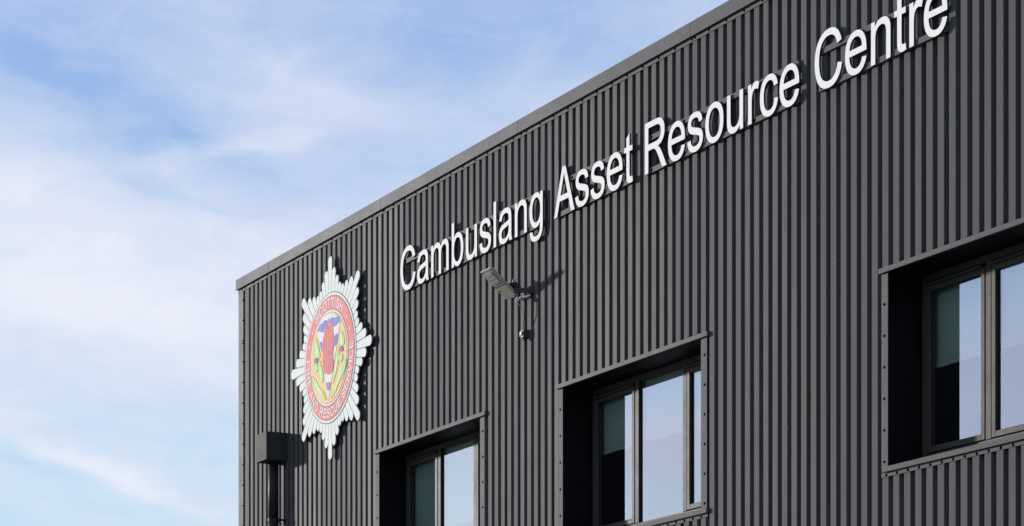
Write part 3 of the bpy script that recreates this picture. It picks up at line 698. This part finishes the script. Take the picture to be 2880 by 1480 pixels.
# lettering round the ring
YT = -0.0537
def ring_text(text, a_mid, a_span, top):
    tot = sum((G[c][0] if c != ' ' else 700) for c in text)
    pen = 0; cap = 0.086*BR; vs_ = cap/1466
    for c in text:
        adv = G[c][0] if c != ' ' else 700
        if c != ' ':
            mid = (pen+adv/2)/tot-0.5
            loops = []
            if top:
                a = math.radians(a_mid+mid*a_span); rb_ = 0.492*BR
            else:
                a = math.radians(a_mid-mid*a_span); rb_ = 0.578*BR
            hs_ = math.radians(a_span)*0.53*BR/tot*0.94
            for l in glyph(c, 4):
                lp = []
                for x_, y_ in l:
                    u = (x_-adv/2)*hs_; v = y_*vs_
                    if top: r_ = rb_+v; t_ = u
                    else: r_ = rb_-v; t_ = -u
                    lp.append(bp(r_*math.sin(a)+t_*math.cos(a), r_*math.cos(a)-t_*math.sin(a)))
                loops.append(lp)
            plate('ring_letter', loops, YT, 0.001, M['badge_white'], badge, fat=0.0022)
        pen += adv
ring_text('SCOTTISH', 0, 78, True)
ring_text('FIRE AND RESCUE SERVICE', 180, 196, False)
for a in (-53, -69, 52.3, 68.3):
    a = math.radians(a)
    c0 = (0.53*BR*math.sin(a), 0.53*BR*math.cos(a))
    plate('ring_dot', [[bp(c0[0]+0.017*math.sin(t), c0[1]+0.017*math.cos(t)) for t in [2*math.pi*k/14 for k in range(14)]]], YT, 0.001, M['badge_white'], badge)
bm = new_bm(); box(bm, BCX-0.50*BR, BCX+0.62*BR, -0.0645, -0.0640, BCZ-0.0035, BCZ-0.0008)
obj('panel_seam', bm, M['badge_white'], badge)

# ------------------------------------------------------------------ floodlight on its arm
LX = 6.862
lamp = thing('floodlight', 'grey floodlight tilted on a short arm under the first word of the wall sign', 'floodlight', (7.09, 0, 6.806))
near = Vector((LX, -0.080, 6.760)); far = Vector((LX, -0.348, 6.982))
ax = (far-near).normalized(); nn = Vector((0, -ax.z, ax.y)); nn = -nn if nn.z < 0 else nn   # nn points up, away from the lens
ex = Vector((1, 0, 0)); HL = (far-near).length
def lb(bm, s0, s1, w0, w1, h0, h1, taper=0.0):
    # box in lamp axes: s along the head from the near end, w sideways, h up from the underside
    vv = []
    for h, tp in ((h0, 0), (h1, taper)):
        for s, w in ((s0+tp, w0+tp), (s1-tp, w0+tp), (s1-tp, w1-tp), (s0+tp, w1-tp)):
            vv.append(bm.verts.new(near+ax*s+ex*w+nn*h))
    for q in ((0,3,2,1),(4,5,6,7),(0,1,5,4),(1,2,6,5),(2,3,7,6),(3,0,4,7)): bm.faces.new([vv[i] for i in q])
bm = new_bm(); lb(bm, 0.0, HL, -0.100, 0.100, 0.0, 0.020); lb(bm, 0.004, HL-0.004, -0.096, 0.096, 0.0202, 0.036, 0.010)
obj('housing', bm, M['lamp'], lamp, bevel=0.006)
bm = new_bm(); lb(bm, HL*0.52, HL*0.90, -0.062, 0.062, -0.004, -0.0005)
ln = obj('lens', bm, M['lamp_lens'], lamp, bevel=0.002)
bm = new_bm()
for i in range(3):
    for j in range(6): lb(bm, HL*0.55+i*0.040, HL*0.55+i*0.040+0.022, -0.052+j*0.0185, -0.052+j*0.0185+0.011, -0.0062, -0.0042)
obj('led_array', bm, M['led'], ln, kind='stuff')
bm = new_bm(); lb(bm, HL*0.44, HL*0.455, -0.098, 0.098, -0.0015, -0.0002); lb(bm, HL*0.30, HL*0.315, -0.095, -0.045, -0.0015, -0.0002)
obj('cover_joint', bm, M['lamp_dark'], lamp)
bm = new_bm()
for s in (0.012, HL*0.46, HL-0.012):
    for w in (-0.09, 0.09): prism(bm, near+ax*s+ex*w, near+ax*s+ex*w-nn*0.004, 0.006, 8)
obj('cover_screws', bm, M['lamp_dark'], lamp, kind='stuff')
bm = new_bm()
for k in range(7): lb(bm, 0.03+k*0.03, 0.034+k*0.03, -0.07, 0.07, 0.0365, 0.044)
obj('cooling_fins', bm, M['lamp'], lamp, kind='stuff')
bm = new_bm(); lb(bm, 0.02, 0.115, 0.050, 0.056, 0.045, 0.095); lb(bm, 0.02, 0.115, 0.094, 0.100, 0.045, 0.095); lb(bm, 0.02, 0.115, 0.0565, 0.0935, 0.0525, 0.058)
obj('pivot_bracket', bm, M['lamp_dark'], lamp, bevel=0.001)
bm = new_bm(); prism(bm, near+ax*0.105+ex*0.103+nn*0.080, near+ax*0.105+ex*0.085+nn*0.080, 0.013, 8); prism(bm, near+ax*0.105+ex*0.065+nn*0.100, near+ax*0.105+ex*0.065+nn*0.118, 0.010, 8)
obj('pivot_bolt', bm, M['zinc'], lamp)
bm = new_bm()
for dq in (-0.009, 0.009):
    prism(bm, (7.085, -0.006, 6.803+dq), (6.955, -0.100, 6.806+dq), 0.013, 8, smooth=False)
box(bm, 7.055, 7.125, -0.0115, -0.001, 6.770, 6.835)
obj('arm', bm, M['lamp_dark'], lamp, bevel=0.003)
bm = new_bm()
ps = [(7.085-t*0.0085+0.004*math.sin(t*2.1), -0.012-t*0.0065, 6.748-0.0018*t+0.006*math.sin(t*1.7)) for t in range(14)]
for a, b in zip(ps, ps[1:]): prism(bm, a, b, 0.015+0.005*random.random(), 7, 0.013+0.006*random.random(), smooth=False)
obj('foil_wrapped_lead', bm, M['zinc'], lamp)
bm = new_bm()
cp_ = [Vector(p) for p in ((6.955, -0.095, 6.745), (6.990, -0.090, 6.700), (7.030, -0.070, 6.650), (7.05, -0.060, 6.585), (7.03, -0.050, 6.530), (7.0, -0.045, 6.480), (6.965, -0.045, 6.440), (6.955, -0.050, 6.415), (6.972, -0.050, 6.405))]
pts = []
for i in range(len(cp_)-1):
    p0, p1, p2, p3 = cp_[max(i-1, 0)], cp_[i], cp_[i+1], cp_[min(i+2, len(cp_)-1)]
    for k in range(5):
        u = k/5
        pts.append(0.5*((2*p1)+(p2-p0)*u+(2*p0-5*p1+4*p2-p3)*u*u+(3*p1-p0-3*p2+p3)*u**3))
pts.append(cp_[-1])
tube(bm, pts, 0.0042, 8); obj('cable', bm, M['cable'], lamp)
bm = new_bm(); prism(bm, (6.945, -0.092, 6.765), (6.957, -0.094, 6.738), 0.011, 10); obj('cable_gland', bm, M['lamp_dark'], lamp)

jb = thing('junction_box', 'small black cable junction box under the floodlight', 'junction box', (7.0, 0, 6.42))
bm = new_bm(); box(bm, 6.972, 7.032, -0.052, -0.002, 6.386, 6.462); obj('box_body', bm, M['lamp_dark'], jb, bevel=0.006)
bm = new_bm(); prism(bm, (6.992, -0.0525, 6.428), (6.992, -0.061, 6.428), 0.020, 18); obj('front_cap', bm, M['cable'], jb, bevel=0.003)
bm = new_bm(); prism(bm, (7.004, -0.03, 6.3855), (7.004, -0.03, 6.365), 0.010, 10); obj('lower_gland', bm, M['lamp_dark'], jb)

# ------------------------------------------------------------------ rainwater hopper and downpipe
rw = thing('rainwater_pipe', 'black box hopper head and round downpipe beside the left corner', 'downpipe', (1.32, 0, 0))
bm = new_bm()
xh0, xh1, yh, zh0, zh1 = 1.134, 1.437, -0.245, 6.108, 6.408
t_ = 0.004
box(bm, xh0, xh1, yh, yh+t_, zh0, zh1); box(bm, xh0, xh0+t_, yh+t_, -0.002, zh0, zh1); box(bm, xh1-t_, xh1, yh+t_, -0.002, zh0, zh1)
box(bm, xh0+t_, xh1-t_, -0.006, -0.002, zh0, zh1); box(bm, xh0+t_, xh1-t_, yh+t_, -0.006, zh0, zh0+t_)
box(bm, xh0+t_, xh1-t_, yh+t_, -0.0065, zh1-t_, zh1-0.0005)
obj('hopper_head', bm, M['hopper'], rw, bevel=0.002)
bm = new_bm()
prism(bm, (1.284, -0.102, 6.107), (1.284, -0.102, 5.50), 0.056, 28); prism(bm, (1.284, -0.102, 5.4995), (1.284, -0.102, 2.6), 0.0555, 28); prism(bm, (1.284, -0.102, 2.5995), (1.284, -0.102, 0.10), 0.0555, 28)
obj('pipe', bm, M['pipe'], rw)
for zc in (5.478, 3.9, 2.3, 0.8):
    bm = new_bm(); prism(bm, (1.284, -0.102, zc-0.020), (1.284, -0.102, zc+0.020), 0.0615, 28)
    box(bm, 1.337, 1.392, -0.075, -0.060, zc-0.014, zc+0.014); box(bm, 1.302, 1.402, -0.012, -0.001, zc-0.018, zc+0.018); box(bm, 1.342, 1.372, -0.060, -0.012, zc-0.010, zc+0.010)
    obj('pipe_bracket', bm, M['pipe'], rw, bevel=0.001)
